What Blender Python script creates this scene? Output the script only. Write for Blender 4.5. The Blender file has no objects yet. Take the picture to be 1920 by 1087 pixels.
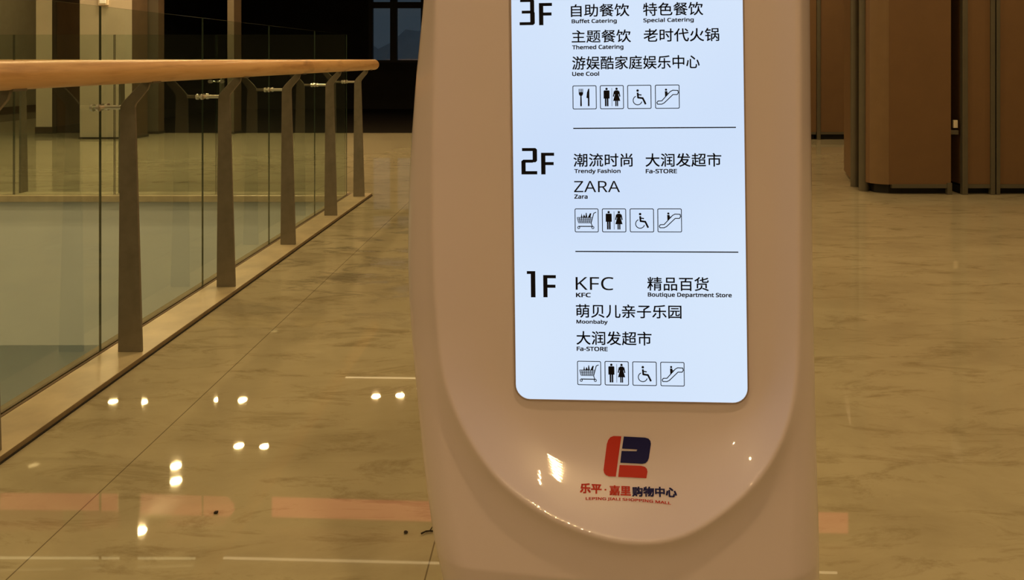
import bpy, bmesh, math, os, random
import numpy as np
from mathutils import Vector, Matrix, Euler

random.seed(7)
SC = bpy.context.scene
COL = SC.collection

# ---------------------------------------------------------------- camera
F, PX, PY, H = 1493.0, 1052.0, 111.0, 1.15      # focal length in px, principal point, eye height
cam = bpy.data.cameras.new('camera')
cam.sensor_width = 36.0
cam.lens = F / 1920 * 36.0
cam.shift_x = -(PX - 960.0) / 1920
cam.shift_y = -(543.5 - PY) / 1920
cam.clip_start = 0.02
camo = bpy.data.objects.new('camera', cam)
COL.objects.link(camo)
camo.location = (0, 0, H)
camo.rotation_euler = (math.pi / 2, 0, 0)
SC.camera = camo

# ---------------------------------------------------------------- world, exposure
w = bpy.data.worlds.new('dusk')
SC.world = w
w.use_nodes = True
w.node_tree.nodes['Background'].inputs[0].default_value = (0.30, 0.42, 0.60, 1)
w.node_tree.nodes['Background'].inputs[1].default_value = 0.10
SC.view_settings.view_transform = 'Standard'
SC.view_settings.look = 'None'
SC.view_settings.exposure = 0.0
SC.view_settings.gamma = 1.0
SC.view_settings.use_curve_mapping = False
SC.cycles.max_bounces = 10
SC.cycles.diffuse_bounces = 4
SC.cycles.glossy_bounces = 5
SC.cycles.transparent_max_bounces = 16
SC.cycles.sample_clamp_indirect = 4.0

LAMP_L = 820.0                       # radiance of one ceiling downlight
LAMP_COL = (1.0, 0.66, 0.30)
CEIL = 3.6


# ---------------------------------------------------------------- materials
def new_mat(name):
    m = bpy.data.materials.new(name)
    m.use_nodes = True
    nt = m.node_tree
    return m, nt, nt.nodes['Principled BSDF']


def N(nt, kind, **kw):
    n = nt.nodes.new(kind)
    for k, v in kw.items():
        setattr(n, k, v)
    return n


def ramp(nt, src, stops):
    r = N(nt, 'ShaderNodeValToRGB')
    el = r.color_ramp.elements
    while len(el) < len(stops):
        el.new(0.5)
    for e, (p, c) in zip(el, stops):
        e.position = p
        e.color = (*c, 1) if len(c) == 3 else c
    nt.links.new(src, r.inputs[0])
    return r.outputs[0]


def noise(nt, vec, scale, detail=4, rough=0.55, dist=0.0, stretch=(1, 1, 1)):
    mp = N(nt, 'ShaderNodeMapping')
    mp.inputs['Scale'].default_value = stretch
    nt.links.new(vec, mp.inputs['Vector'])
    n = N(nt, 'ShaderNodeTexNoise')
    n.inputs['Scale'].default_value = scale
    n.inputs['Detail'].default_value = detail
    n.inputs['Roughness'].default_value = rough
    n.inputs['Distortion'].default_value = dist
    nt.links.new(mp.outputs[0], n.inputs['Vector'])
    return n.outputs[0]


def objco(nt):
    return N(nt, 'ShaderNodeTexCoord').outputs['Object']


def math_n(nt, op, a, b=None):
    n = N(nt, 'ShaderNodeMath', operation=op)
    for i, v in enumerate((a, b)):
        if v is None:
            continue
        if isinstance(v, (int, float)):
            n.inputs[i].default_value = v
        else:
            nt.links.new(v, n.inputs[i])
    return n.outputs[0]


def mixc(nt, fac, a, b, blend='MIX'):
    n = N(nt, 'ShaderNodeMix', data_type='RGBA', blend_type=blend)
    for sock, v in ((n.inputs[0], fac), (n.inputs[6], a), (n.inputs[7], b)):
        if isinstance(v, (int, float)):
            sock.default_value = v
        elif isinstance(v, tuple):
            sock.default_value = (*v, 1)
        else:
            nt.links.new(v, sock)
    return n.outputs[2]


def plain(name, col, rough=0.5, metal=0.0, var=0.08, scale=6.0, spec=0.5, coat=0.0, stretch=(1, 1, 1)):
    """procedural material: a base colour with a faint mottling"""
    m, nt, b = new_mat(name)
    n = noise(nt, objco(nt), scale, 4, stretch=stretch)
    lo = tuple(max(0, c * (1 - var)) for c in col)
    hi = tuple(min(1, c * (1 + var)) for c in col)
    nt.links.new(ramp(nt, n, [(0.3, lo), (0.7, hi)]), b.inputs['Base Color'])
    b.inputs['Roughness'].default_value = rough
    b.inputs['Metallic'].default_value = metal
    b.inputs['Specular IOR Level'].default_value = spec
    b.inputs['Coat Weight'].default_value = coat
    b.inputs['Coat Roughness'].default_value = 0.03
    return m


def emit(name, col, strength):
    m, nt, b = new_mat(name)
    b.inputs['Base Color'].default_value = (0.02, 0.02, 0.02, 1)
    b.inputs['Emission Color'].default_value = (*col, 1)
    b.inputs['Emission Strength'].default_value = strength
    return m


def floor_material():
    m, nt, b = new_mat('polished beige floor tiles')
    co = objco(nt)
    base = ramp(nt, noise(nt, co, 1.6, 9, 0.66, 0.5, (0.7, 1.2, 1)), [(0.28, (0.37, 0.33, 0.225)), (0.52, (0.46, 0.42, 0.29)), (0.76, (0.52, 0.475, 0.335))])
    vein = ramp(nt, noise(nt, co, 6.0, 12, 0.74, 0.6, (0.5, 1.5, 1)), [(0.52, (0, 0, 0)), (0.66, (1, 1, 1))])
    base = mixc(nt, math_n(nt, 'MULTIPLY', vein, 0.78), base, (0.27, 0.23, 0.14))
    scuff = ramp(nt, noise(nt, co, 4.2, 9, 0.7, 0.7, (0.6, 1.3, 1)), [(0.50, (0, 0, 0)), (0.60, (1, 1, 1))])
    vd = N(nt, 'ShaderNodeVectorMath', operation='DISTANCE')          # the trodden patch of dirt beside the kiosk
    nt.links.new(co, vd.inputs[0])
    vd.inputs[1].default_value = (-0.75, 4.6, 0)
    patch = ramp(nt, math_n(nt, 'DIVIDE', vd.outputs['Value'], 2.0), [(0.10, (1, 1, 1)), (0.75, (0, 0, 0))])
    dirt = math_n(nt, 'MULTIPLY', math_n(nt, 'MULTIPLY', scuff, patch), 0.95)
    base = mixc(nt, dirt, base, (0.13, 0.115, 0.08))
    sp = N(nt, 'ShaderNodeSeparateXYZ')
    nt.links.new(co, sp.inputs[0])

    def joint(sock, pitch, off, width):
        f = math_n(nt, 'FRACT', math_n(nt, 'DIVIDE', math_n(nt, 'ADD', sock, 100 * pitch - off), pitch))
        return math_n(nt, 'LESS_THAN', f, width / pitch)
    jx = math_n(nt, 'MULTIPLY', joint(sp.outputs[0], 0.925, -0.303, 0.0035), math_n(nt, 'LESS_THAN', sp.outputs[0], 0.2))
    jy = joint(sp.outputs[1], 0.925, 0.42, 0.0025)
    j = math_n(nt, 'MAXIMUM', jx, math_n(nt, 'MULTIPLY', jy, 0.12))
    base = mixc(nt, math_n(nt, 'MULTIPLY', j, 0.75), base, (0.10, 0.075, 0.045))
    nt.links.new(base, b.inputs['Base Color'])
    rr = ramp(nt, noise(nt, co, 1.6, 6, 0.6, 0.5), [(0.3, (0.008,) * 3), (0.75, (0.03,) * 3)])
    rough = math_n(nt, 'ADD', rr, math_n(nt, 'MULTIPLY', dirt, 0.35))
    nt.links.new(rough, b.inputs['Roughness'])
    b.inputs['IOR'].default_value = 1.5
    return m


def wood_material():
    m, nt, b = new_mat('varnished handrail wood')
    co = objco(nt)
    g = ramp(nt, noise(nt, co, 7.0, 8, 0.6, 0.6, (3.0, 0.22, 3.0)), [(0.28, (0.44, 0.23, 0.09)), (0.5, (0.70, 0.43, 0.19)), (0.75, (0.80, 0.54, 0.27))])
    k = ramp(nt, noise(nt, co, 3.2, 3, 0.5, 0.4, (2.2, 1.0, 2.2)), [(0.60, (0, 0, 0)), (0.72, (1, 1, 1))])
    nt.links.new(mixc(nt, math_n(nt, 'MULTIPLY', k, 0.6), g, (0.22, 0.09, 0.03)), b.inputs['Base Color'])
    b.inputs['Roughness'].default_value = 0.38
    return m


def glass_material():
    m = bpy.data.materials.new('green tinted safety glass')
    m.use_nodes = True
    nt = m.node_tree
    nt.nodes.clear()
    out = N(nt, 'ShaderNodeOutputMaterial')
    tr = N(nt, 'ShaderNodeBsdfTransparent')
    tr.inputs[0].default_value = (0.89, 0.935, 0.91, 1)
    gl = N(nt, 'ShaderNodeBsdfGlossy')
    gl.inputs['Roughness'].default_value = 0.01
    gl.inputs[0].default_value = (0.92, 1.0, 0.9, 1)
    fr = N(nt, 'ShaderNodeFresnel')
    fr.inputs[0].default_value = 1.9
    ge = N(nt, 'ShaderNodeNewGeometry')
    front = math_n(nt, 'SUBTRACT', 1.0, ge.outputs['Backfacing'])
    fac = math_n(nt, 'MULTIPLY', fr.outputs[0], front)
    mx = N(nt, 'ShaderNodeMixShader')
    nt.links.new(fac, mx.inputs[0])
    nt.links.new(tr.outputs[0], mx.inputs[1])
    nt.links.new(gl.outputs[0], mx.inputs[2])
    nt.links.new(mx.outputs[0], out.inputs[0])
    return m


M = dict(
    floor=floor_material(),
    wood=wood_material(),
    glass=glass_material(),
    glass_edge=plain('dark green glass edge', (0.05, 0.075, 0.055), 0.2, var=0.2),
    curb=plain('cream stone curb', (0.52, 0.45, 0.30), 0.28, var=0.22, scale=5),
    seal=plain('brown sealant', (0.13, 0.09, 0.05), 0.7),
    steel=plain('brushed dark steel', (0.25, 0.225, 0.18), 0.42, metal=0.45, var=0.1, scale=20),
    bright=plain('satin steel', (0.68, 0.66, 0.58), 0.28, metal=0.9, var=0.05),
    shell=plain('glossy white kiosk shell', (0.86, 0.755, 0.835), 0.28, var=0.01, scale=2, coat=0.9),
    bezel=plain('kiosk screen gasket', (0.42, 0.33, 0.30), 0.4),
    ink=plain('black print', (0.012, 0.012, 0.022), 0.6, var=0.02, spec=0.1),
    ink_soft=plain('grey black print', (0.05, 0.05, 0.075), 0.6, var=0.02, spec=0.1),
    red=plain('red print', (0.60, 0.045, 0.03), 0.5, var=0.02, spec=0.2),
    navy=plain('navy print', (0.014, 0.014, 0.11), 0.5, var=0.02, spec=0.2),
    cream=plain('cream painted plaster', (0.47, 0.43, 0.35), 0.75, var=0.05, scale=3),
    white=plain('white painted fascia', (0.86, 0.95, 0.99), 0.7, var=0.04, scale=2),
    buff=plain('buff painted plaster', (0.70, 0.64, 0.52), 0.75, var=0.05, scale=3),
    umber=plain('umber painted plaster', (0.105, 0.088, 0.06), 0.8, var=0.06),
    drab=plain('drab painted plaster', (0.22, 0.19, 0.13), 0.8, var=0.06),
    curb_side=plain('darker curb side', (0.24, 0.18, 0.10), 0.6, var=0.2, scale=12),
    corner=plain('light brown corner trim', (0.19, 0.12, 0.058), 0.4, var=0.05),
    olive=plain('olive grey wall', (0.42, 0.39, 0.28), 0.8, var=0.06),
    brownwall_shade=plain('dark brown wall and shaded column side', (0.10, 0.068, 0.04), 0.6, var=0.1),
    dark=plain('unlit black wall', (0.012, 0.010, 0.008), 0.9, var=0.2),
    darkfloor=plain('unlit floor black', (0.010, 0.008, 0.006), 0.95, var=0.3, scale=40, spec=0.1),
    skirt=plain('dark skirting', (0.035, 0.028, 0.018), 0.5),
    ceil=plain('ceiling plaster', (0.40, 0.36, 0.28), 0.85, var=0.04),
    panel=plain('brown laminate panel', (0.165, 0.094, 0.043), 0.45, var=0.05, scale=4),
    stile=plain('grey aluminium stile', (0.13, 0.12, 0.088), 0.4, metal=0.3, var=0.06),
    black=plain('black trim', (0.012, 0.011, 0.009), 0.6, var=0.1),
    pale=plain('pale plastic', (0.62, 0.56, 0.45), 0.5),
    hill=plain('night hillside', (0.60, 0.64, 0.68), 0.95, var=0.1, scale=0.2),
    debris=plain('dry dark scrap', (0.03, 0.02, 0.012), 0.9),
    lamp=emit('warm lamp', LAMP_COL, LAMP_L),
    strip=emit('warm light strip', (1.0, 0.72, 0.36), 2.6),
    pink=emit('red light strip', (1.0, 0.19, 0.12), 1.4),
    lamp_spot=emit('bright warm spot', LAMP_COL, LAMP_L * 0.45),
    lamp_low=emit('warm lamp below', LAMP_COL, 60.0),
)


def screen_material():
    m, nt, b = new_mat('backlit directory screen')
    n = noise(nt, objco(nt), 1.5, 1)
    nt.links.new(ramp(nt, n, [(0.3, (0.60, 0.74, 0.97)), (0.7, (0.70, 0.83, 1.0))]), b.inputs['Emission Color'])
    b.inputs['Emission Strength'].default_value = 0.98
    b.inputs['Base Color'].default_value = (0.03, 0.03, 0.035, 1)
    b.inputs['Roughness'].default_value = 0.35
    return m


M['screen'] = screen_material()


# ---------------------------------------------------------------- mesh helpers
def link(name, bm_or_mesh, mat, parent=None, smooth=False):
    if isinstance(bm_or_mesh, bmesh.types.BMesh):
        me = bpy.data.meshes.new(name)
        bm_or_mesh.normal_update()
        bm_or_mesh.to_mesh(me)
        bm_or_mesh.free()
    else:
        me = bm_or_mesh
        me.name = name
    for mm in (mat if isinstance(mat, (list, tuple)) else [mat]):
        me.materials.append(mm)
    if smooth:
        me.polygons.foreach_set('use_smooth', [True] * len(me.polygons))
    o = bpy.data.objects.new(name, me)
    COL.objects.link(o)
    if parent is not None:
        o.parent = parent
    return o


def thing(name, loc, label, cat, group=None):
    o = bpy.data.objects.new(name, None)
    o.empty_display_size = 0.1
    COL.objects.link(o)
    o.location = loc
    o['label'] = label
    o['category'] = cat
    if group:
        o['group'] = group
    return o


def tag(o, label, cat, group=None):
    o['label'] = label
    o['category'] = cat
    if group:
        o['group'] = group
    return o


def struct(name, bm, mat, **kw):
    o = link(name, bm, mat, **kw)
    if o.parent is None:
        o['kind'] = 'structure'
    return o


def box(bm, x0, x1, y0, y1, z0, z1, bevel=0.0, mi=0):
    r = bmesh.ops.create_cube(bm, size=1.0)
    vs = r['verts']
    for v in vs:
        v.co = Vector(((x0 + x1) / 2 + v.co.x * (x1 - x0), (y0 + y1) / 2 + v.co.y * (y1 - y0), (z0 + z1) / 2 + v.co.z * (z1 - z0)))
    fs = {f for v in vs for f in v.link_faces}
    for f in fs:
        f.material_index = mi
    if bevel:
        es = list({e for v in vs for e in v.link_edges})
        bmesh.ops.bevel(bm, geom=es, offset=bevel, segments=2, affect='EDGES', profile=0.5)
    return bm


def BX(*a, **k):
    return box(bmesh.new(), *a, **k)


def cyl(bm, p0, p1, r0, r1=None, seg=20, cap=True):
    r1 = r0 if r1 is None else r1
    p0, p1 = Vector(p0), Vector(p1)
    d = p1 - p0
    q = d.to_track_quat('Z', 'Y').to_matrix().to_4x4()
    mt = Matrix.Translation((p0 + p1) / 2) @ q
    bmesh.ops.create_cone(bm, cap_ends=cap, segments=seg, radius1=r0, radius2=r1, depth=d.length, matrix=mt)
    return bm


def prism_xz(pts, y0, y1, bevel=0.0):
    """polygon in the XZ plane extruded along Y"""
    bm = bmesh.new()
    f = bm.faces.new([bm.verts.new((x, y0, z)) for x, z in pts])
    r = bmesh.ops.extrude_face_region(bm, geom=[f])
    for v in r['geom']:
        if isinstance(v, bmesh.types.BMVert):
            v.co.y = y1
    bmesh.ops.recalc_face_normals(bm, faces=bm.faces)
    if bevel:
        bmesh.ops.bevel(bm, geom=list(bm.edges), offset=bevel, segments=1, affect='EDGES')
    return bm


def prism_xy(pts, z0, z1):
    bm = bmesh.new()
    f = bm.faces.new([bm.verts.new((x, y, z0)) for x, y in pts])
    r = bmesh.ops.extrude_face_region(bm, geom=[f])
    for v in r['geom']:
        if isinstance(v, bmesh.types.BMVert):
            v.co.z = z1
    bmesh.ops.recalc_face_normals(bm, faces=bm.faces)
    return bm


# ---------------------------------------------------------------- the hall
GX, GZ = -1.783, 6.62            # plane of the balustrade glass, far end of the void
XL, XR, YN, YF = -11.6, 11.0, -9.0, 18.4

bm = bmesh.new()
box(bm, -1.80, XR, YN, 12.42, -0.3, 0)
box(bm, XL, -1.80, 6.70, 12.42, -0.3, 0)
box(bm, XL, -7.86, 12.42, YF, -0.3, 0)
struct('floor', bm, M['floor'])
struct('floor_2', BX(-7.86, XR, 12.42, YF, -0.3, 0), M['darkfloor'])  # unlit shop floor, its darkness put into the near-black colour
struct('floor_lower', BX(XL, -1.0, YN, 9.2, -4.7, -4.5), M['white'])
struct('ceiling', BX(XL, XR, YN, YF, CEIL, CEIL + 0.2), M['ceil'])
struct('wall_left', BX(XL - 0.2, XL, YN, YF, -4.7, CEIL), M['olive'])
struct('baseboard_left', BX(XL, XL + 0.03, 6.7, YF, 0, 0.15), M['skirt'])
struct('wall_right', BX(XR, XR + 0.2, YN, YF, -0.3, CEIL), M['brownwall_shade'])
struct('wall_near', BX(XL, XR, YN - 0.2, YN, -4.7, CEIL), M['cream'])
# far wall with the window opening
WX = [(-5.6, -4.42), (-4.352, -3.92), (-3.79, -3.22), (-3.10, -2.0)]
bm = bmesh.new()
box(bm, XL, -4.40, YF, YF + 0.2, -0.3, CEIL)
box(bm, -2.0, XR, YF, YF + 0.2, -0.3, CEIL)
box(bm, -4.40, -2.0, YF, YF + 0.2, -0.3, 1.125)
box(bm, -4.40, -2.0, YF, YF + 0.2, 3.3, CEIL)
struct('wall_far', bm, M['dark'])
bm = bmesh.new()
for x0, x1 in ((-4.44, -4.35), (-3.945, -3.79), (-3.235, -3.12)):
    box(bm, x0, x1, YF - 0.03, YF + 0.08, 1.10, 3.32)
for z0, z1 in ((1.08, 1.13), (2.33, 2.47), (3.25, 3.33)):
    box(bm, -4.44, -1.96, YF - 0.028, YF + 0.078, z0, z1)
wf = struct('window_1', bm, M['black'])
bm = bmesh.new()
box(bm, -4.36, -2.0, YF + 0.02, YF + 0.03, 1.12, 3.3)
struct('window_glass', bm, [M['glass']], parent=wf)
# unseen header, added to keep hall light out of the unlit unit
struct('header_light_block', BX(-7.86, XR, 12.42, 12.60, 2.75, CEIL), M['dark'])
struct('ceiling_light_block', BX(-7.86, XR, 12.60, YF, 2.75, 2.85), M['dark'])  # unseen low ceiling, added to keep lamp light out
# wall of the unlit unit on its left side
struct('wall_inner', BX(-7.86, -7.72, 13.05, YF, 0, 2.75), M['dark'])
# hillside seen through the window
bm = bmesh.new()
prof = [(-60, 6.2), (-40, 4.4), (-22, 2.6), (-19.6, 2.9), (-18.6, 2.2), (-17.2, 2.9), (-15.8, 4.2), (-14.5, 4.0), (-13.4, 4.6), (-12, 4.4), (-8, 3.0), (10, 2.4), (40, 4)]
vs = [(bm.verts.new((x, 75, -5)), bm.verts.new((x, 75 + 6, z))) for x, z in prof]
for a, b2 in zip(vs, vs[1:]):
    bm.faces.new((a[0], b2[0], b2[1], a[1]))
struct('hills', bm, M['hill'])

# floor edges around the void
struct('trim_2', BX(XL, -1.86, 6.66, 6.70, -1.24, -0.035), M['white'])               # far fascia
bm = BX(XL, -1.80, 6.60, 6.80, -0.035, 0.02, bevel=0.006)
struct('trim_3', bm, M['curb'])                                                   # far curb
struct('trim_4', BX(-1.86, -1.80, YN, 6.66, -1.24, -0.001), M['drab'])              # near fascia
struct('wall_lower', BX(XL, -1.0, 8.6, 8.8, -4.5, -0.31), M['white'])
struct('ceiling_lower', BX(XL, -1.80, 6.70, 8.6, -1.24, -1.2), M['white'])
bm = bmesh.new()                                                                  # near curb in slabs with open joints
ys = [0.3, 2.245, 6.73]
for a, b2 in zip(ys, ys[1:]):
    box(bm, -1.768, -1.596, a + 0.0015, b2 - 0.0015, 0.0, 0.02, bevel=0.002)
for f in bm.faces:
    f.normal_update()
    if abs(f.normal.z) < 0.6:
        f.material_index = 1  # side faces get a darker colour than the top
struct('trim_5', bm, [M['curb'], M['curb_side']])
struct('curb_shadow_strip', BX(-1.597, -1.5905, 0.3, 6.72, 0.0, 0.004), M['black'])  # dark strip standing in for the shadow line along the curb foot
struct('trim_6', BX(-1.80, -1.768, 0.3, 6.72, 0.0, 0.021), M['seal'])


def column(name, x0, x1, y0, y1, face, side, base_h):
    bm = bmesh.new()
    box(bm, x0, x1, y0, y1, 0, CEIL, mi=0)
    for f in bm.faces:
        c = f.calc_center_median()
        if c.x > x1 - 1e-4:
            f.material_index = 1  # right faces get a dark colour for the shaded side
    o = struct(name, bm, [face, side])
    struct('column_base', BX(x0 - 0.012, x1 + 0.012, y0 - 0.012, y1 + 0.012, 0, base_h), M['skirt'], parent=o)
    return o


column('column', -8.11, -7.862, 12.30, 13.04, M['buff'], M['brownwall_shade'], 0.105)
column('column', -6.92, -6.17, 11.45, 11.88, M['cream'], M['brownwall_shade'], 0.03)
column('column', -6.37, -6.19, 12.24, 12.42, M['umber'], M['brownwall_shade'], 0.04)
column('column', -5.12, -5.02, 12.22, 12.50, M['umber'], M['brownwall_shade'], 0.03)

# small box on the wide column
t = thing('wall_box', (-6.57, 11.45, 1.98), 'small pale box mounted high on the wide cream column behind the glass', 'wall box')
link('housing', BX(-0.07, 0.07, -0.035, 0.0, -0.055, 0.16, bevel=0.006), M['pale'], t)
link('cover', BX(-0.045, 0.045, -0.043, -0.034, -0.03, 0.13, bevel=0.003), M['white'], t)


# ---------------------------------------------------------------- ceiling lamps
def downlight(x, y, label, group):
    t = thing('downlight', (x, y, CEIL), label, 'ceiling light', group)
    bm = bmesh.new()
    n = 28
    ring = []
    for i in range(n):
        a = 2 * math.pi * i / n
        c, s = math.cos(a), math.sin(a)
        ring.append([bm.verts.new((r * c, r * s, z)) for r, z in ((0.064, 0.0), (0.082, -0.002), (0.082, -0.012), (0.060, -0.014), (0.055, 0.0))])
    for i in range(n):
        a, b2 = ring[i], ring[(i + 1) % n]
        for k in range(4):
            bm.faces.new((a[k], a[k + 1], b2[k + 1], b2[k]))
    link('trim_ring', bm, M['pale'], t, smooth=True)
    bm = bmesh.new()
    bmesh.ops.create_circle(bm, cap_ends=True, segments=24, radius=0.055, matrix=Matrix.Translation((0, 0, -0.008)))
    for f in bm.faces:
        f.normal_update()
        if f.normal.z > 0:
            f.normal_flip()
    link('diffuser', bm, M['lamp'], t)
    return t


def mirror(x, y, z):            # ceiling point whose image in the polished floor is at x, y
    d = F * (H + z) / (y - PY)
    return ((x - PX) / F * d, d)


for x, y in ((212, 754), (268, 755), (410, 750), (455, 751), (448, 837), (496, 838), (330, 875), (330, 903), (263, 997), (705, 744), (750, 742)):
    X, Y = mirror(x, y, CEIL)
    downlight(X, Y, 'round warm ceiling downlight mirrored as a spot on the floor', 'downlights mirrored in the floor')
for X, Y in ((2.6, 9.3), (2.95, 10.5), (-8.0, 10.5), (-10.0, 16.0), (6.6, 8.4),
             (-8.5, 5.6), (-5.5, 5.4), (-2.6, 5.6), (0.6, 5.6), (3.4, 5.2), (6.4, 5.4),
             (-7.0, 2.4), (-4.0, 2.4), (-0.8, 4.2), (3.0, 2.4), (6.0, 2.2),
             (-5.0, -0.6), (0.3, 0.7), (-10.3, 12.2), (-4.6, 3.9),
             (-3.43, -2.33), (-2.6, -4.6)):  # unseen lamps added to brighten the hall; one read from a chin highlight
    downlight(X, Y, 'round warm ceiling downlight, unseen, added to light the hall', 'added downlights above the frame')


def spotlight(x, y, r=0.02, ry=0.10):  # unseen lamps inferred from chin highlights, stretched oval to shape the streaks
    t = thing('streak_lamp', (x, y, CEIL), 'unseen oval ceiling light, stretched to shape the highlight streak on the kiosk', 'spotlight', 'added streak lights')
    bm = bmesh.new()
    cyl(bm, (0, 0, -0.0), (0, 0, -0.05), r + 0.008, seg=24)
    for v in bm.verts:
        v.co.y *= ry / r * 0.97
    link('housing', bm, M['pale'], t)
    bm = bmesh.new()
    bmesh.ops.create_circle(bm, cap_ends=True, segments=24, radius=r, matrix=Matrix.Translation((0, 0, -0.0515)))
    for v in bm.verts:
        v.co.y *= ry / r
    for f in bm.faces:
        f.normal_update()
        if f.normal.z > 0:
            f.normal_flip()
    link('lens', bm, M['lamp_spot'], t)


for k in range(8):
    spotlight(0.36 + 0.28 * k / 7, -5.1 + 2.0 * (k / 7) ** 0.85, 0.02, 0.12)
for k in range(3):
    spotlight(0.95 + 0.07 * k / 2, -2.85 + 0.55 * k / 2, 0.02, 0.1)


def light_strip(xa, xb, y, z0, z1, mat, label, dy=0.0):
    """thin glowing strip with a back channel fixed to the ceiling bulkhead; end points from its mirror image"""
    (Xa, Ya), (Xb, Yb) = mirror(xa, y, z0), mirror(xb, y + dy, z0)
    t = thing('light_strip', ((Xa + Xb) / 2, (Ya + Yb) / 2, z0), label, 'light strip')
    L = math.hypot(Xb - Xa, Yb - Ya) / 2
    t.rotation_euler = (0, 0, math.atan2(Yb - Ya, Xb - Xa))
    link('channel', BX(-L, L, 0.006, 0.06, -0.004, CEIL - z0 - 0.002), M['ceil'], t)
    link('diffuser', BX(-L + 0.01, L - 0.01, 0.0, 0.006, 0, z1 - z0), mat, t)
    return t


light_strip(-300, 222, 922, 3.32, 3.49, M['pink'], 'red glowing light strip at the ceiling mirrored at far left of floor', 4)
light_strip(262, 445, 926, 3.32, 3.52, M['pink'], 'short red glowing light strip at the ceiling mirrored left of floor', 6)
light_strip(508, 1592, 932, 3.32, 3.52, M['pink'], 'long red glowing light strip at the ceiling mirrored beside the kiosk', 30)
light_strip(-300, 368, 1043, 3.565, 3.585, M['strip'], 'pale glowing light strip at ceiling mirrored at lower left', 2)
light_strip(416, 1572, 1044, 3.565, 3.585, M['strip'], 'long pale glowing light strip at ceiling mirrored beside the kiosk base', 28)
light_strip(640, 900, 706, 3.565, 3.585, M['strip'], 'far pale glowing light strip at ceiling mirrored beyond the downlights', 3)


# ---------------------------------------------------------------- glass balustrade beside the walkway
def rail_tube(bm, p0, p1, r, seg=28):
    p0, p1 = Vector(p0), Vector(p1)
    d = (p1 - p0).normalized()
    u = d.cross(Vector((0, 0, 1))).normalized()
    v = u.cross(d)
    L = (p1 - p0).length
    st = [(0, 0.0)] + [(i / 24 * L, r) for i in range(1, 24)]
    st[0] = (0, r * 0.98)
    st += [(L - r * (1 - math.sin(k / 5 * math.pi / 2)) * 0.75 - 0.0, r * math.cos(k / 5 * math.pi / 2) if k < 5 else 0.0005) for k in range(0, 6)]
    rings = []
    for s, rr in st:
        rings.append([bm.verts.new(p0 + d * s + (u * math.cos(2 * math.pi * i / seg) + v * math.sin(2 * math.pi * i / seg)) * rr) for i in range(seg)])
    for a, b2 in zip(rings, rings[1:]):
        for i in range(seg):
            bm.faces.new((a[i], a[(i + 1) % seg], b2[(i + 1) % seg], b2[i]))
    bm.faces.new(rings[0])
    bm.faces.new(rings[-1])
    bmesh.ops.recalc_face_normals(bm, faces=bm.faces)
    return bm


POST = [(-1.711, 0.02), (-1.619, 0.02), (-1.646, 0.965), (-1.642, 0.978), (-1.596, 1.034), (-1.590, 1.052), (-1.590, 1.066), (-1.618, 1.066), (-1.622, 1.058), (-1.684, 0.994), (-1.703, 0.968)]


def glass_pane(x0, x1, y0, y1, z0, z1):
    bm = BX(x0, x1, y0, y1, z0, z1)
    thin_x = (x1 - x0) < (y1 - y0)
    for f in bm.faces:
        n = f.normal
        f.normal_update()
        n = f.normal
        broad = abs(n.x) > 0.9 if thin_x else abs(n.y) > 0.9
        f.material_index = 0 if broad else 1
    return bm


def clamp_bm(along):
    """cross bar with two discs on each pane; local origin at the glass joint, stem runs to +X"""
    bm = bmesh.new()
    cyl(bm, (0.004, 0, 0), (0.082, 0, 0), 0.0085)
    cyl(bm, (0.016, -0.036, 0), (0.016, 0.036, 0), 0.006)
    return bm


def disc_bm(y):
    bm = bmesh.new()
    cyl(bm, (0.007, y, 0), (0.016, y, 0), 0.014)
    cyl(bm, (-0.016, y, 0), (-0.007, y, 0), 0.014)
    cyl(bm, (-0.016, y, 0), (0.02, y, 0), 0.006)
    return bm


PZ = [1.42, 2.30, 3.08, 3.96, 4.86, 5.76, 6.56]
rl = thing('glass_balustrade', (-1.68, 4.4, 0.02), 'glass balustrade with round wooden handrail on tapered steel posts along the walkway', 'railing')
R0 = Matrix.Translation((1.68, -4.4, -0.02))


def rpart(name, bm, mat, parent, origin=None, smooth=False):
    """a part given in world coordinates, parented under the balustrade root"""
    bm.transform(Matrix.Translation(-Vector(rl.location)) if parent is rl else Matrix.Identity(4))
    return link(name, bm, mat, parent, smooth=smooth)


bm = rail_tube(bmesh.new(), (-1.580, 0.3, H - 0.046), (-1.580, 6.76, H - 0.046), 0.043)
o = rpart('handrail', bm, M['wood'], rl, smooth=True)
post0 = None
for i, z in enumerate(PZ):
    if post0 is None:
        post0 = link('post', prism_xz([(x + 1.68, zz - 0.02) for x, zz in POST], -0.006, 0.006, bevel=0.001), M['steel'], rl)
        sd = link('saddle', BX(0.062, 0.118, -0.03, 0.03, 1.038, 1.046), M['steel'], post0)
        cl = link('glass_clamp', clamp_bm(1), M['bright'], post0, smooth=False)
        cl.location = (GX + 1.68, 0.0, 0.944)
        d1 = link('clamp_disc', disc_bm(-0.03), M['bright'], post0)
        d2 = link('clamp_disc', disc_bm(0.03), M['bright'], post0)
        d1.location = d2.location = cl.location
        post = post0
    else:
        post = post0.copy()
        COL.objects.link(post)
        post.parent = rl
        for ch in (sd, cl, d1, d2):
            c = ch.copy()
            COL.objects.link(c)
            c.parent = post
    post.location = (0, z - 4.4, 0)
ends = [0.54] + PZ[:-1] + [GZ]
for a, b2 in zip(ends, ends[1:]):
    bm = glass_pane(GX - 0.0035, GX + 0.0035, a + 0.002, b2 - 0.002, 0.021, 1.355)
    rpart('glass_panel', bm, [M['glass'], M['glass_edge']], rl)

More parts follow.
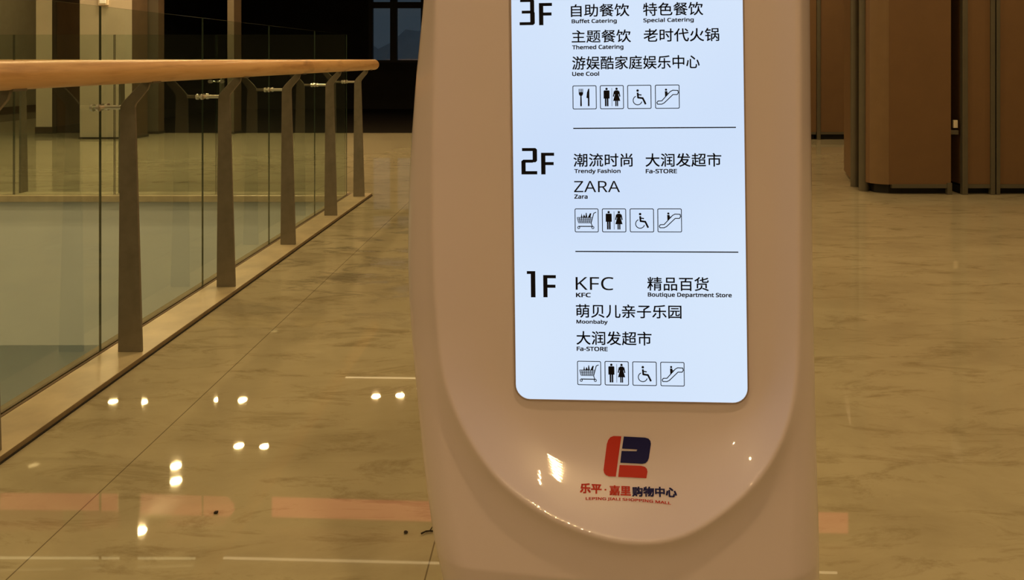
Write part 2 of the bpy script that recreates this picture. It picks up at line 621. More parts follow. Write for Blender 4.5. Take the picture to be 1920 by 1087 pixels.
# ---- balustrade across the far end of the void (posts seen edge-on)
fl = thing('glass_balustrade', (-4.2, 6.75, 0.02), 'glass balustrade along the opposite edge of the void, seen through the nearer glass', 'railing')
FX = [-1.80, -2.88, -3.73, -4.57, -5.6, -6.6]
for a, b2 in zip(FX, FX[1:]):
    bm = glass_pane(b2 + 0.005, a - 0.005, 6.646, 6.658, 0.02, 1.355)
    bm.transform(Matrix.Translation((4.2, -6.75, -0.02)))
    link('glass_panel', bm, [M['glass'], M['glass_edge']], fl)
p0 = None
for x in FX[1:-1]:
    if p0 is None:
        pts = [((px + 1.783), pz - 0.02) for px, pz in POST]
        bm = prism_xz(pts, -0.009, 0.009)
        bm.transform(Matrix.Rotation(math.pi / 2, 4, 'Z'))
        p0 = link('post', bm, M['steel'], fl)
        bm = clamp_bm(1)
        bm.transform(Matrix.Rotation(math.pi / 2, 4, 'Z'))
        c0 = link('glass_clamp', bm, M['bright'], p0)
        c0.location = (0, 0, 0.944)
        ds = []
        for s in (-0.05, 0.05):
            bm = disc_bm(s)
            bm.transform(Matrix.Rotation(math.pi / 2, 4, 'Z'))
            d = link('clamp_disc', bm, M['bright'], p0)
            d.location = (0, 0, 0.944)
            ds.append(d)
        po = p0
    else:
        po = p0.copy()
        COL.objects.link(po)
        po.parent = fl
        for ch in [c0] + ds:
            c = ch.copy()
            COL.objects.link(c)
            c.parent = po
    po.location = (x + 4.2, 6.652 - 6.75, 0)
bm = rail_tube(bmesh.new(), (-6.6, 6.855, H - 0.046), (-1.86, 6.855, H - 0.046), 0.043)
bm.transform(Matrix.Translation((4.2, -6.75, -0.02)))
link('handrail', bm, M['wood'], fl, smooth=True)


# ---------------------------------------------------------------- brown display partitions at right
def partition(x0, x1, y, depth, label, stiles, h=2.3, foot=0.055, rail=0.03, gap_rail=True):
    t = thing('partition_unit', ((x0 + x1) / 2, y, 0), label, 'partition')
    c = (x0 + x1) / 2
    link('panel', BX(x0 - c, x1 - c, 0, depth, foot + rail, h, bevel=0.004), M['panel'], t)
    for a, b2 in stiles:
        link('stile', BX(a - c, b2 - c, -0.02, 0.03, 0, h, bevel=0.004), M['stile'], t)
    link('bottom_rail', BX(x0 - c + 0.01, x1 - c - 0.01, -0.006, 0.03, foot, foot + rail + 0.002), M['stile'], t)
    link('plinth', BX(x0 - c + 0.01, x1 - c - 0.01, 0.08, depth - 0.02, 0.0, foot + 0.01), M['black'], t)
    return t


def xat(px, d):
    return (px - PX) / F * d


YB = 6.77
# rounded corner unit
t = thing('partition_unit', (2.95, YB, 0), 'brown partition with rounded corner, grey corner posts and black gap at its right', 'partition')
arc = []
cx, cy, r = xat(1672, YB), YB + 0.17, 0.17
for k in range(11):
    a = math.radians(270 - 78 * k / 10)
    arc.append((cx + r * math.cos(a), cy + r * math.sin(a)))
xr = xat(1783, YB)
pts = [(xr, YB)] + arc + [(cx - r + 0.03, YB + 0.32), (cx + 0.1, YB + 0.6), (xr, YB + 0.6)]
bm = prism_xy([(x - 2.95, y - YB) for x, y in pts], 0.085, 2.3)
link('panel', bm, M['panel'], t)
link('corner_trim', prism_xy([(x - 2.95, y - YB) for x, y in [(cx + (r + 0.004) * math.cos(math.radians(a)), cy + (r + 0.004) * math.sin(math.radians(a))) for a in range(262, 205, -6)] + [(cx + (r - 0.01) * math.cos(math.radians(a)), cy + (r - 0.01) * math.sin(math.radians(a))) for a in range(208, 265, 6)]], 0.085, 2.3), M['corner'], t)
link('bottom_rail', BX(cx - 2.95, xr - 2.95 - 0.01, -0.005, 0.03, 0.055, 0.088), M['stile'], t)
link('plinth', prism_xy([(x - 2.95, y - YB) for x, y in [(xr - 0.01, YB + 0.07), (cx, YB + 0.07), (cx - 0.10, YB + 0.12), (cx - 0.12, YB + 0.4), (xr - 0.01, YB + 0.55)]], 0, 0.09), M['black'], t)
for (pxa, pxb, d, dep) in ((1614, 1633, 6.93, 0.09), (1598, 1614.5, 7.16, 0.12)):
    bm = bmesh.new()
    a, b2 = xat(pxa, d), xat(pxb, d)
    rr = (b2 - a) / 2
    cyl(bm, ((a + b2) / 2 - 2.95, d + rr - YB, 0.0), ((a + b2) / 2 - 2.95, d + rr - YB, 2.3), rr, seg=24)
    link('corner_post', bm, M['stile'], t, smooth=False)
link('side_panel', prism_xy([(x - 2.95, y - YB) for x, y in [(2.69, 7.36), (2.74, 7.36), (2.93, 8.05), (2.86, 8.05)]], 0.03, 2.3), M['panel'], t)
link('stile', BX(xr - 2.95 - 0.035, xr - 2.95 + 0.004, -0.012, 0.03, 0, 0.10), M['stile'], t)
link('latch', BX(xr - 2.95 + 0.002, xr - 2.95 + 0.072, 0.012, 0.05, 0.508, 0.545, bevel=0.004), M['stile'], t)
link('latch_tab', BX(xr - 2.95 + 0.026, xr - 2.95 + 0.062, 0.004, 0.03, 0.565, 0.632, bevel=0.004), M['pale'], t)

partition(xat(1804, YB), xat(1863.5, YB), YB, 0.6, 'narrow brown partition between two grey stiles, right of the black gap', [(xat(1803, YB), xat(1813, YB)), (xat(1856, YB), xat(1864, YB))])
partition(xat(1867, YB), xat(2075, YB), YB, 0.6, 'brown partition cut off by the right edge of the photo', [(xat(1866.5, YB), xat(1873.5, YB)), (xat(2068, YB), xat(2076, YB))])
link_back = struct('gap_shade_panel', BX(xat(1783, YB) + 0.0, xat(1804, YB), YB + 0.45, YB + 0.6, 0, 2.3), M['black'])  # black sheet at the back of the gap, standing in for its shade
YC = 11.4
partition(xat(1440, YC), xat(1531, YC), YC, 0.5, 'far brown partition half hidden behind the right edge of the kiosk', [(xat(1438, YC), xat(1444, YC))], foot=0.075, rail=0.03)
partition(xat(1536, YC), xat(1640, YC), YC, 0.5, 'far brown partition with a slim grey stile, left of the rounded partition', [(xat(1531.5, YC), xat(1538, YC))], foot=0.075, rail=0.03)


# ---------------------------------------------------------------- the directory kiosk
KLOC = Vector((0.10, 1.45, 0.0))
KROT = Euler((0.0, math.radians(-0.7), math.radians(-4.06)), 'XYZ')
kio = thing('directory_kiosk', KLOC, 'tall glossy white directory kiosk with a backlit floor guide screen', 'directory kiosk')
kio.rotation_euler = KROT
KM = Matrix.Translation(KLOC) @ KROT.to_matrix().to_4x4()
KI = KM.inverted()


def uv(px, py, c=0.0):
    """kiosk-front coordinates (right, up) of a traced outline point, on the plane c metres behind the front"""
    o = KI @ Vector((0, 0, H))
    d = KI.to_3x3() @ Vector(((px - PX) / F, 1, -(py - PY) / F))
    t_ = (c - o.y) / d.y
    p = o + d * t_
    return p.x, p.z


SIL_D = 0.055
silL = [uv(x, y, SIL_D) for x, y in ((812, -400), (806, -200), (796, 0), (781, 150), (772, 270), (768, 350), (766, 480), (768, 560), (775, 650), (786, 760), (797, 863), (814, 983), (833, 1077), (843, 1140), (850, 1190), (853, 1240))]
silR = [uv(x, y, SIL_D) for x, y in ((1505, -400), (1513, -200), (1517, 0), (1519, 230), (1522, 480), (1526, 700), (1529, 850), (1533, 1000), (1534, 1087), (1531, 1150), (1527, 1240))]


def interp(tab):
    tab = sorted((v, u) for u, v in tab)
    vs_, us_ = np.array([a for a, b in tab]), np.array([b for a, b in tab])
    return lambda v: np.interp(v, vs_, us_)


def smooth_interp(tab):
    f = interp(tab)
    return lambda v: (f(v - 0.03) + 2 * f(v - 0.015) + 3 * f(v) + 2 * f(v + 0.015) + f(v + 0.03)) / 9


SL, SR = smooth_interp(silL), smooth_interp(silR)
VB = uv(1180, 1027)[1]


def ridge_h(v):                      # how far the rim stands forward of the screen plane
    k = np.clip((v - (VB - 0.02)) / 0.42, 0, 1)
    return 0.085 * (1 - k) ** 1.5 + 0.020


UPX = [(824, -900), (824, -500), (822, -250), (821, 0), (817, 150), (814, 300), (815, 450), (820, 570), (831, 693), (850, 760), (878, 821), (912, 875), (955, 923), (1032, 977), (1113, 1012), (1177, 1027), (1250, 1024), (1305, 1003), (1382, 945), (1433, 888), (1470, 815), (1488, 745), (1495, 640), (1498, 500), (1498, 250), (1497, 0), (1494, -250), (1490, -500), (1490, -900)]
Ucur = []
for x, y in UPX:
    v0 = uv(x, y)[1]
    Ucur.append(uv(x, y, -float(ridge_h(np.array(v0)))))
# densify with Catmull-Rom
Ud = []
for i in range(len(Ucur) - 1):
    P = [np.array(Ucur[max(0, min(len(Ucur) - 1, i + k))]) for k in (-1, 0, 1, 2)]
    for s in np.linspace(0, 1, 18, endpoint=False):
        Ud.append(0.5 * ((2 * P[1]) + (-P[0] + P[2]) * s + (2 * P[0] - 5 * P[1] + 4 * P[2] - P[3]) * s ** 2 + (-P[0] + 3 * P[1] - 3 * P[2] + P[3]) * s ** 3))
Ud = np.array(Ud)
# even spacing, then a light smoothing so the curvature runs steadily round the chin
_s = np.concatenate([[0], np.cumsum(np.hypot(*np.diff(Ud, axis=0).T))])
_t = np.linspace(0, _s[-1], 420)
Ud = np.stack([np.interp(_t, _s, Ud[:, 0]), np.interp(_t, _s, Ud[:, 1])], 1)
_k = np.exp(-0.5 * (np.arange(-40, 41) * (_t[1] - _t[0]) / 0.028) ** 2)
_k /= _k.sum()
_p = np.concatenate([np.repeat(Ud[:1], 40, 0), Ud, np.repeat(Ud[-1:], 40, 0)])
Ud = np.stack([np.convolve(_p[:, 0], _k, 'valid'), np.convolve(_p[:, 1], _k, 'valid')], 1)


def sdist(u, v):
    """signed distance to the rim curve, positive inside it"""
    u, v = np.asarray(u, float), np.asarray(v, float)
    best = np.full(u.shape, 1e9)
    cross = np.zeros(u.shape, int)
    for a, b2 in zip(Ud, Ud[1:]):
        d = b2 - a
        t_ = np.clip(((u - a[0]) * d[0] + (v - a[1]) * d[1]) / (d @ d), 0, 1)
        best = np.minimum(best, np.hypot(u - a[0] - t_ * d[0], v - a[1] - t_ * d[1]))
        hit = ((a[1] > v) != (b2[1] > v))
        with np.errstate(divide='ignore', invalid='ignore'):
            xi = a[0] + (v - a[1]) / (d[1] if abs(d[1]) > 1e-12 else 1e-12) * d[0]
        cross += (hit & (xi > u)).astype(int)
    return np.where(cross % 2 == 1, best, -best)


tl, tr_ = uv(953.5, -430), uv(1386.0, -430)
bl, br = uv(968.6, 746.5), uv(1401.6, 752.5)
SU0, SU1, SV0, SV1 = (tl[0] + bl[0]) / 2, (tr_[0] + br[0]) / 2, (bl[1] + br[1]) / 2, (tl[1] + tr_[1]) / 2


def front(u, v):
    """forward offset of the shell surface from the screen plane"""
    u, v = np.asarray(u, float), np.asarray(v, float)
    d = sdist(u, v)
    r = ridge_h(v)
    ins = 0.06                                     # rounded core of the flat, so the scoop fans out at its lower corners
    ds = np.maximum(np.hypot(np.maximum(np.maximum(SU0 + ins - u, u - SU1 + ins), 0), np.maximum(np.maximum(SV0 + ins - v, v - SV1 - ins), 0)) - ins - 0.017, 0)
    x_ = np.clip(ds / (np.maximum(d, 0) + ds + 1e-9), 0, 1)
    g_in = (np.sqrt(x_ ** 2 + 0.16) - 0.4) / (math.sqrt(1.16) - 0.4)
    soft = 0.004
    fall = 0.022 * (1 - np.exp(-(np.maximum(-d - soft, 0) / 0.024) ** 1.3)) + 0.24 * np.clip(-d - soft, 0, 0.3)
    p = np.where(d > 0, r * g_in, r - fall)
    e = np.minimum(u - SL(v), SR(v) - u)
    Rr = 0.045 + 0.4 * (r - 0.02)
    tt = np.clip((Rr - e) / Rr, 0, 1)
    return p - (p + SIL_D) * (1 - np.sqrt(np.clip(1 - tt ** 2, 0, 1)))


def build_shell():
    top, bot = 1.86, 0.006
    rows = np.concatenate([np.linspace(bot, 0.72, 190), np.linspace(0.725, top - 0.06, 70), top - 0.06 + 0.06 * np.sin(np.linspace(0.1, 1, 10) * math.pi / 2)])
    nf = 230
    s = np.linspace(-1, 1, nf)
    s = np.sign(s) * (1 - (1 - np.abs(s)) ** 1.12)
    V = np.repeat(rows[:, None], nf, 1)
    l, r = SL(rows), SR(rows)
    tp = np.clip((rows - (top - 0.06)) / 0.06, 0, 1)
    shrink = 0.06 * (1 - np.sqrt(np.clip(1 - tp ** 2, 0, 1)))
    U = (l + (r - l) / 2)[:, None] + s[None, :] * ((r - l) / 2)[:, None]
    P = front(U, V)
    U = U * 1.0
    cx_ = ((l + r) / 2)[:, None]
    U = cx_ + (U - cx_) * (1 - shrink / 0.36)[:, None]
    P = P - shrink[:, None] * 0.8
    verts, faces = [], []
    back = [(1.0, 0.10), (1.0, 0.17), (0.97, 0.205), (0.90, 0.225), (0.5, 0.235), (0.0, 0.24), (-0.5, 0.235), (-0.90, 0.225), (-0.97, 0.205), (-1.0, 0.17), (-1.0, 0.10)]
    n = nf + len(back)
    for i in range(len(rows)):
        for j in range(nf):
            verts.append((U[i, j], -P[i, j], rows[i]))
        hw = (r[i] - l[i]) / 2 * (1 - shrink[i] / 0.36)
        for b_, y in back:
            verts.append((cx_[i, 0] + b_ * hw, y - shrink[i] * 0.8 * (1 if y > 0.15 else 0), rows[i]))
    for i in range(len(rows) - 1):
        for j in range(n):
            a, b_ = i * n + j, i * n + (j + 1) % n
            faces.append((a, b_, b_ + n, a + n))
    faces.append(tuple(reversed(range(n))))
    m0 = (len(rows) - 1) * n
    faces.append(tuple(range(m0, m0 + n)))
    me = bpy.data.meshes.new('shell')
    me.from_pydata(verts, [], faces)
    me.update()
    return me


link('shell', build_shell(), M['shell'], kio, smooth=True)

# ---- screen


def rrect(u0, u1, v0, v1, r, n=8):
    pts = []
    for cx_, cy_, a0 in ((u1 - r, v0 + r, -90), (u1 - r, v1 - r, 0), (u0 + r, v1 - r, 90), (u0 + r, v0 + r, 180)):
        for k in range(n + 1):
            a = math.radians(a0 + 90 * k / n)
            pts.append((cx_ + r * math.cos(a), cy_ + r * math.sin(a)))
    return pts


scr = link('screen', prism_xz(rrect(SU0, SU1, SV0, SV1, 0.026), -0.0035, 0.004), M['screen'], kio)


def ring_bm(o_, i_, y0, y1):
    bm = bmesh.new()
    n = len(o_)
    v = [[bm.verts.new((p[0], y, p[1])) for p in pts] for pts, y in ((o_, y1), (o_, y0), (i_, y0), (i_, y1))]
    for a, b2 in zip(v, v[1:]):
        for k in range(n):
            bm.faces.new((a[k], a[(k + 1) % n], b2[(k + 1) % n], b2[k]))
    bmesh.ops.recalc_face_normals(bm, faces=bm.faces)
    return bm


link('screen_gasket', ring_bm(rrect(SU0 - 0.0028, SU1 + 0.0028, SV0 - 0.0028, SV1 + 0.0028, 0.0288), rrect(SU0 - 0.0002, SU1 + 0.0002, SV0 - 0.0002, SV1 + 0.0002, 0.0262), -0.0045, 0.002), M['bezel'], kio)

INK_Y = -0.0040


def flat_mesh(polys, tris=None):
    """polys: list of point lists (u, v)"""
    bm = bmesh.new()
    for p in polys:
        try:
            bm.faces.new([bm.verts.new((a, INK_Y, b2)) for a, b2 in p])
        except ValueError:
            pass
    for f in bm.faces:
        f.normal_update()
        if f.normal.y > 0:
            f.normal_flip()
    return bm


def builtin_font(fn):
    """a sans face that ships with Blender; None (the default face) where it is absent"""
    try:
        return bpy.data.fonts.load(os.path.join(bpy.utils.system_resource('DATAFILES'), 'fonts', fn))
    except Exception:
        return None


SANS = builtin_font('NotoSansMath-Regular.woff2')


def text_mesh(body, offset=0.0):
    cu = bpy.data.curves.new('t', 'FONT')
    cu.body = body
    if SANS is not None and body.isascii():
        cu.font = SANS
    cu.size = 1.0
    cu.fill_mode = 'BOTH' if hasattr(cu, 'fill_mode') else 'BOTH'
    cu.resolution_u = 4
    ob = bpy.data.objects.new('t', cu)
    COL.objects.link(ob)
    dg = bpy.context.evaluated_depsgraph_get()
    dg.update()
    me0 = bpy.data.meshes.new_from_object(ob.evaluated_get(dg))
    bm = bmesh.new()
    if offset > 0:                                # heavier strokes: the outline printed at slightly shifted places
        for dx, dy in ((-1, -1), (1, -1), (-1, 1), (1, 1)):
            n0 = len(bm.verts)
            bm.from_mesh(me0)
            bm.verts.ensure_lookup_table()
            for v in bm.verts[n0:]:
                v.co.x += dx * offset
                v.co.y += dy * offset
    else:
        bm.from_mesh(me0)
    bpy.data.meshes.remove(me0)
    me = bpy.data.meshes.new('t')
    bm.to_mesh(me)
    bm.free()
    COL.objects.unlink(ob)
    bpy.data.objects.remove(ob)
    bpy.data.curves.remove(cu)
    return me


def fit_text(me, u0, u1, v0, v1, y=INK_Y, slope=0.0):
    n = len(me.vertices)
    co = np.empty(n * 3)
    me.vertices.foreach_get('co', co)
    co = co.reshape(-1, 3)
    mn, mx = co.min(0), co.max(0)
    out = np.zeros_like(co)
    out[:, 0] = u0 + (co[:, 0] - mn[0]) / (mx[0] - mn[0]) * (u1 - u0)
    out[:, 2] = v0 + (co[:, 1] - mn[1]) / (mx[1] - mn[1]) * (v1 - v0) + slope * (out[:, 0] - (u0 + u1) / 2)
    out[:, 1] = y
    me.vertices.foreach_set('co', out.ravel())
    me.materials.clear()
    me.update()
    return out


def box_uv(x0, x1, y0, y1):
    ym, xm = (y0 + y1) / 2, (x0 + x1) / 2
    return uv(x0, ym)[0], uv(x1, ym)[0], uv(xm, y1)[1], uv(xm, y0)[1]


def put_text(name, body, x0, x1, y0, y1, mat='ink', offset=0.0):
    me = text_mesh(body, offset)
    fit_text(me, *box_uv(x0, x1, y0, y1))
    return link(name, me, M[mat], scr)


for body, x0, x1, y0, y1 in (
        ('自助餐饮', 1070.5, 1180, 7.5, 31.5), ('特色餐饮', 1205.5, 1318, 4.5, 29.5),
        ('主题餐饮', 1072, 1183, 56, 80), ('老时代火锅', 1206.5, 1348, 53, 78),
        ('游娱酷家庭娱乐中心', 1073, 1311.5, 104, 129.5),
        ('潮流时尚', 1075.5, 1186, 287, 312), ('大润发超市', 1210, 1352, 286.5, 312),
        ('精品百货', 1213.5, 1328.5, 518, 544), ('萌贝儿亲子乐园', 1080, 1277.5, 569.5, 595),
        ('大润发超市', 1081, 1221.5, 619.5, 645.5)):
    put_text('shop_name', body, x0, x1, y0, y1, 'ink', 0.010)
put_text('shop_name', 'ZARA', 1076.5, 1162.5, 338.5, 359.5)
put_text('shop_name', 'KFC', 1079.5, 1150.5, 518, 542.5)
for body, x0, x1, y0, y1 in (
        ('Buffet Catering', 1072, 1156.5, 35.5, 45.5), ('Special Catering', 1206, 1300.5, 33.5, 43.5),
        ('Themed Catering', 1073, 1169, 84, 94.5), ('Uee Cool', 1073, 1123.5, 134, 142.3),
        ('Trendy Fashion', 1077, 1163.5, 315.8, 326), ('Fa-STORE', 1210.5, 1269, 316, 324.3),
        ('Zara', 1077, 1102, 363.8, 371.8), ('KFC', 1080, 1108, 547.5, 556),
        ('Boutique Department Store', 1214.5, 1371.5, 547.3, 557.8), ('Moonbaby', 1081, 1139.5, 597.8, 607.5),
        ('Fa-STORE', 1081.5, 1139.5, 648.3, 656.5)):
    put_text('caption', body, x0, x1, y0, y1, 'ink_soft', 0.022)

# floor numbers in a square heavy face (unit boxes, y up)
G3 = [[(0.05, 0.885), (0.72, 0.885), (0.72, 1.0), (0.05, 1.0)],
      [(0.70, 0.44), (0.97, 0.44), (0.97, 0.94), (0.88, 1.0), (0.70, 1.0)],
      [(0.15, 0.445), (0.72, 0.445), (0.72, 0.555), (0.15, 0.555)],
      [(0.70, 0.0), (0.89, 0.0), (1.0, 0.06), (1.0, 0.47), (0.92, 0.54), (0.70, 0.54)],
      [(0.0, 0.0), (0.72, 0.0), (0.72, 0.115), (0.0, 0.115)]]
G2 = [[(0.05, 0.885), (0.74, 0.885), (0.74, 1.0), (0.05, 1.0)],
      [(0.72, 0.46), (0.90, 0.46), (1.0, 0.52), (1.0, 0.94), (0.9, 1.0), (0.72, 1.0)],
      [(0.12, 0.445), (0.74, 0.445), (0.74, 0.56), (0.12, 0.56), (0.0, 0.50)],
      [(0.0, 0.0), (0.27, 0.0), (0.27, 0.56), (0.12, 0.56), (0.0, 0.50)],
      [(0.25, 0.0), (1.0, 0.0), (1.0, 0.125), (0.25, 0.125)]]
G1 = [[(0.0, 0.89), (0.48, 0.89), (0.48, 1.0), (0.0, 1.0)], [(0.46, 0.0), (1.0, 0.0), (1.0, 1.0), (0.46, 1.0)]]
GF = [[(0.0, 0.0), (0.33, 0.0), (0.33, 1.0), (0.0, 1.0)], [(0.3, 0.86), (1.0, 0.86), (1.0, 1.0), (0.3, 1.0)], [(0.3, 0.43), (0.96, 0.43), (0.96, 0.57), (0.3, 0.57)]]


def put_shape(name, shapes, x0, x1, y0, y1, mat='ink', parent=None):
    u0, u1, v0, v1 = box_uv(x0, x1, y0, y1)
    polys = [[(u0 + a * (u1 - u0), v0 + b2 * (v1 - v0)) for a, b2 in p] for p in shapes]
    return link(name, flat_mesh(polys), M[mat], parent or scr)


put_shape('floor_number', G3, 974.5, 1003, -1.5, 47.3)
put_shape('floor_letter', GF, 1011, 1035.5, 5.8, 47.3)
put_shape('floor_number', G2, 978, 1007.5, 277, 326.3)
put_shape('floor_letter', GF, 1015, 1039.5, 285.8, 326.3)
put_shape('floor_number', G1, 988.5, 1004.3, 507, 556)
put_shape('floor_letter', GF, 1019, 1042.8, 514.5, 556)
put_shape('divider_line', [[(0, 0), (1, 0), (1, 1), (0, 1)]], 1075, 1379.3, 238.3, 240.4)
put_shape('divider_line', [[(0, 0), (1, 0), (1, 1), (0, 1)]], 1079, 1383.8, 469.9, 472.0)


# pictograms in unit squares (y up)
def disc(cx_, cy_, r, n=18):
    return [(cx_ + r * math.cos(2 * math.pi * i / n), cy_ + r * math.sin(2 * math.pi * i / n)) for i in range(n)]


def stroke(pts, wd, closed=False):
    out = []
    pp = list(pts) + ([pts[0]] if closed else [])
    for (xa, ya), (xb, yb) in zip(pp, pp[1:]):
        L = math.hypot(xb - xa, yb - ya) or 1e-6
        nx, ny = -(yb - ya) / L * wd / 2, (xb - xa) / L * wd / 2
        out.append([(xa + nx, ya + ny), (xa - nx, ya - ny), (xb - nx, yb - ny), (xb + nx, yb + ny)])
    for x, y in pp[1:-1] if not closed else pp[1:]:
        out.append(disc(x, y, wd / 2, 10))
    return out


def arc_pts(cx_, cy_, r, a0, a1, n=20):
    return [(cx_ + r * math.cos(math.radians(a0 + (a1 - a0) * i / n)), cy_ + r * math.sin(math.radians(a0 + (a1 - a0) * i / n))) for i in range(n + 1)]


def frame():
    o_, i_ = rrect(0, 1, 0, 1, 0.06, 4), rrect(0.032, 0.968, 0.032, 0.968, 0.035, 4)
    n = len(o_)
    return [[o_[k], o_[(k + 1) % n], i_[(k + 1) % n], i_[k]] for k in range(n)]


dining = []
for x in (0.275, 0.325, 0.375, 0.425):
    dining += [[(x - 0.014, 0.68), (x + 0.014, 0.68), (x + 0.014, 0.86), (x - 0.014, 0.86)]]
dining += [[(0.261, 0.64), (0.30, 0.57), (0.40, 0.57), (0.439, 0.64), (0.439, 0.72), (0.261, 0.72)], [(0.315, 0.13), (0.385, 0.13), (0.375, 0.6), (0.325, 0.6)],
           [(0.635, 0.13), (0.70, 0.13), (0.70, 0.5), (0.635, 0.5)], [(0.575, 0.48), (0.70, 0.44), (0.70, 0.86), (0.655, 0.86), (0.60, 0.70)]]
restroom = [disc(0.28, 0.845, 0.05), [(0.155, 0.76), (0.18, 0.785), (0.38, 0.785), (0.405, 0.76), (0.405, 0.44), (0.155, 0.44)],
            [(0.205, 0.12), (0.272, 0.12), (0.272, 0.48), (0.205, 0.48)], [(0.288, 0.12), (0.355, 0.12), (0.355, 0.48), (0.288, 0.48)],
            [(0.492, 0.12), (0.508, 0.12), (0.508, 0.88), (0.492, 0.88)],
            disc(0.70, 0.845, 0.05), [(0.63, 0.785), (0.77, 0.785), (0.80, 0.68), (0.775, 0.60), (0.85, 0.34), (0.55, 0.34), (0.625, 0.60), (0.60, 0.68)],
            [(0.64, 0.12), (0.692, 0.12), (0.692, 0.36), (0.64, 0.36)], [(0.708, 0.12), (0.76, 0.12), (0.76, 0.36), (0.708, 0.36)],
            ] + stroke([(0.61, 0.75), (0.565, 0.52)], 0.05) + stroke([(0.79, 0.75), (0.835, 0.52)], 0.05)
wheel = [disc(0.43, 0.765, 0.052)] + stroke([(0.43, 0.68), (0.445, 0.47), (0.64, 0.445), (0.76, 0.19)], 0.075) + stroke([(0.44, 0.60), (0.59, 0.575)], 0.05) \
    + stroke(arc_pts(0.425, 0.355, 0.185, 112, 345), 0.035)
escal = stroke([(0.07, 0.255), (0.10, 0.19), (0.27, 0.19), (0.37, 0.24), (0.73, 0.585), (0.90, 0.585), (0.95, 0.66), (0.93, 0.755), (0.72, 0.765), (0.62, 0.71), (0.27, 0.325), (0.12, 0.32)], 0.036, True) \
    + [disc(0.45, 0.79, 0.045), [(0.40, 0.73), (0.50, 0.73), (0.505, 0.58), (0.41, 0.49)]] + stroke([(0.47, 0.66), (0.56, 0.63)], 0.035)
cart = stroke([(0.90, 0.845), (0.80, 0.80), (0.685, 0.385), (0.735, 0.25)], 0.034) + stroke([(0.16, 0.25), (0.76, 0.25)], 0.04)
for cx_ in (0.165, 0.755):
    cart += stroke(arc_pts(cx_, 0.20, 0.046, 0, 360, 14), 0.03)
for k in range(5):
    f_ = k / 4
    cart += stroke([(0.10 + 0.055 * f_, 0.62 - 0.22 * f_), (0.745 - 0.055 * f_, 0.62 - 0.22 * f_)], 0.028)
for k in range(8):
    f_ = k / 7
    cart += stroke([(0.10 + 0.645 * f_, 0.62), (0.155 + 0.535 * f_, 0.40)], 0.022)
cart += [[(0.26, 0.62), (0.33, 0.62), (0.29, 0.80)], [(0.34, 0.62), (0.46, 0.62), (0.39, 0.76)], [(0.45, 0.62), (0.53, 0.62), (0.50, 0.82), (0.47, 0.82)], [(0.55, 0.62), (0.66, 0.62), (0.70, 0.80), (0.64, 0.80)]]

for shapes, x0, x1, y0, y1 in (
        (dining, 1073.8, 1118.8, 160, 204.6), (restroom, 1125, 1169.6, 159.5, 204.2), (wheel, 1176.2, 1221.2, 159, 203.8), (escal, 1228, 1274, 158.5, 203.4),
        (cart, 1077.8, 1122.5, 390, 434.5), (restroom, 1128.8, 1174, 390, 434.5), (wheel, 1180.8, 1226, 390, 434.5), (escal, 1232.5, 1278.2, 390, 434.5),
        (cart, 1082.5, 1127.2, 675, 720.2), (restroom, 1133.8, 1179, 675.3, 720.7), (wheel, 1185.7, 1231.2, 676, 721.4), (escal, 1238, 1283.2, 676.8, 722.3)):
    put_shape('pictogram', shapes + frame(), x0, x1, y0, y1)

# ---- emblem and lettering printed on the curved chin
KL = uv(1178, 855, -0.02)


def conform(me_or_bm, name, mat, parent, cuts=0):
    bm = me_or_bm if isinstance(me_or_bm, bmesh.types.BMesh) else None
    if bm is None:
        bm = bmesh.new()
        bm.from_mesh(me_or_bm)
    if cuts:
        bmesh.ops.triangulate(bm, faces=bm.faces)
        for _ in range(cuts):
            long_e = [e for e in bm.edges if e.calc_length() > 0.003]
            if long_e:
                bmesh.ops.subdivide_edges(bm, edges=long_e, cuts=1)
                bmesh.ops.triangulate(bm, faces=bm.faces)
    vs_ = list(bm.verts)
    p = front(np.array([v.co.x for v in vs_]), np.array([v.co.z for v in vs_]))
    for v, pp in zip(vs_, p):
        v.co.y = -pp - 0.0014
    for f in bm.faces:
        f.normal_update()
        if f.normal.y > 0:
            f.normal_flip()
    return link(name, bm, mat, parent)


def on_chin(px, py):
    """traced point on the curved chin"""
    c = 0.0
    for _ in range(6):
        u, v = uv(px, py, -c)
        c = float(front(np.array([u]), np.array([v]))[0])
    return uv(px, py, -c)


def crop4(pts):
    return [on_chin(1060 + x * 240 / 1449, 790 + y * 180 / 1087) for x, y in pts]


lg = None
for name, mat, pts in (
        ('emblem_stroke', 'red', [(545, 160), (634, 163), (572, 619), (495, 616), (462, 603), (440, 578), (433, 545), (437, 510), (470, 250), (485, 205), (508, 175)]),
        ('emblem_stroke', 'red', [(614, 487), (860, 497), (900, 508), (922, 530), (930, 565), (917, 637), (598, 622)]),
        ('emblem_stroke', 'navy', [(662, 165), (905, 178), (942, 190), (963, 215), (969, 250), (945, 410), (930, 445), (905, 467), (870, 474), (622, 462), (637, 328), (806, 332), (814, 312), (642, 302)])):
    conform(flat_mesh([crop4(pts)]), name, M[mat], kio, cuts=3)


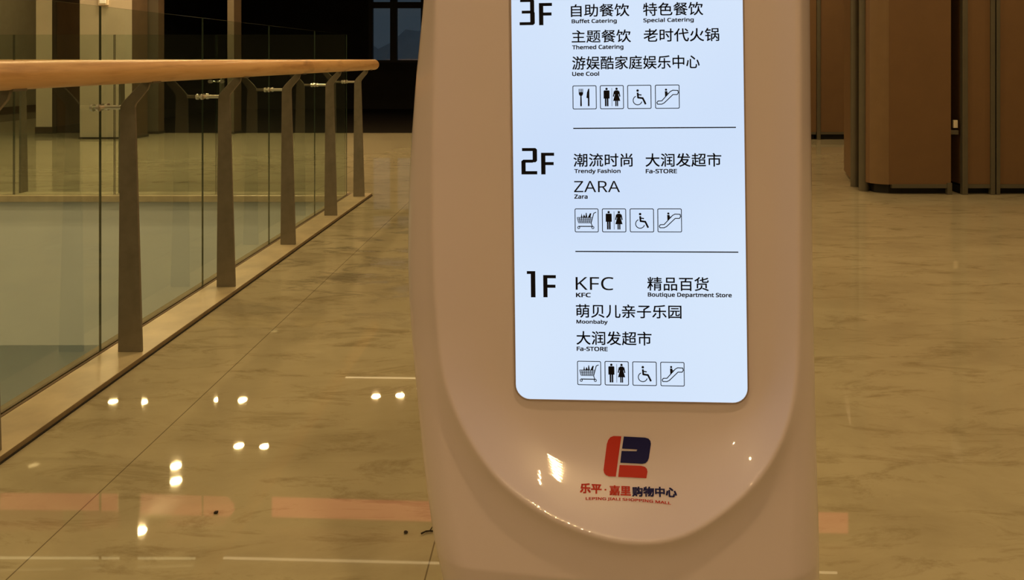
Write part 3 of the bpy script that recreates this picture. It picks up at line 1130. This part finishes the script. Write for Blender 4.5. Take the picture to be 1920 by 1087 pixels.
def chin_text(name, body, x0, y0, x1, y1, hpx, mat, offset):
    """text from (x0,y0) to (x1,y1): mid-left and mid-right pixel of the line, height hpx"""
    a, b2 = on_chin(x0, y0), on_chin(x1, y1)
    xm, ym = (x0 + x1) / 2, (y0 + y1) / 2
    t1, t2 = on_chin(xm, ym - hpx / 2), on_chin(xm, ym + hpx / 2)
    me = text_mesh(body, offset)
    hgt = t1[1] - t2[1]
    vm = (a[1] + b2[1]) / 2
    fit_text(me, a[0], b2[0], vm - hgt / 2, vm + hgt / 2, slope=(b2[1] - a[1]) / (b2[0] - a[0]))
    return conform(me, name, M[mat], kio, cuts=1)


def c4(x, y):
    return 1060 + x * 240 / 1449, 790 + y * 180 / 1087


for body, xa, ya, xb, yb, hp, mat in (('乐平', 165, 748, 412, 757, 19, 'red'), ('·', 443, 766, 465, 767, 3, 'red'), ('嘉里', 498, 772, 742, 781, 19, 'red'), ('购物中心', 755, 788, 1262, 799, 19, 'navy')):
    chin_text('mall_name', body, *c4(xa, ya), *c4(xb, yb), hp, mat, 0.038)
chin_text('mall_name_caption', 'LEPING JIALI SHOPPING MALL', *c4(230, 869), *c4(1195, 923), 6.4, 'red', 0.022)


# ---------------------------------------------------------------- scraps on the floor
def ground(px, py):
    d = F * H / (py - PY)
    return Vector(((px - PX) / F * d, d, 0))


bm = bmesh.new()
pp = [ground(790, 1003), ground(798, 999), ground(806, 998), ground(815, 999)]
mid = pp[1].copy()
for a, b2 in zip(pp, pp[1:]):
    cyl(bm, a - mid + Vector((0, 0, 0.004)), b2 - mid + Vector((0, 0, 0.004)), 0.0022, 0.0018, seg=8)
q = ground(812, 988) - mid
cyl(bm, pp[2] - mid + Vector((0, 0, 0.004)), q + Vector((0, 0, 0.004)), 0.0014, 0.001, seg=8)
o = link('twig', bm, M['debris'])
o.location = mid
tag(o, 'thin dark twig lying on the tiles beside the kiosk base', 'twig')
for px, py, r, lab in ((405, 962, 0.006, 'tiny dark crumb on the floor under the red reflection'), (761, 999, 0.005, 'tiny dark crumb on the floor left of the twig')):
    bm = bmesh.new()
    bmesh.ops.create_icosphere(bm, subdivisions=2, radius=r)
    for v in bm.verts:
        v.co *= 1 + random.uniform(-0.25, 0.25)
        v.co.z *= 0.5
    o = link('crumb', bm, M['debris'])
    o.location = ground(px, py) + Vector((0, 0, r * 0.5))
    tag(o, lab, 'debris')
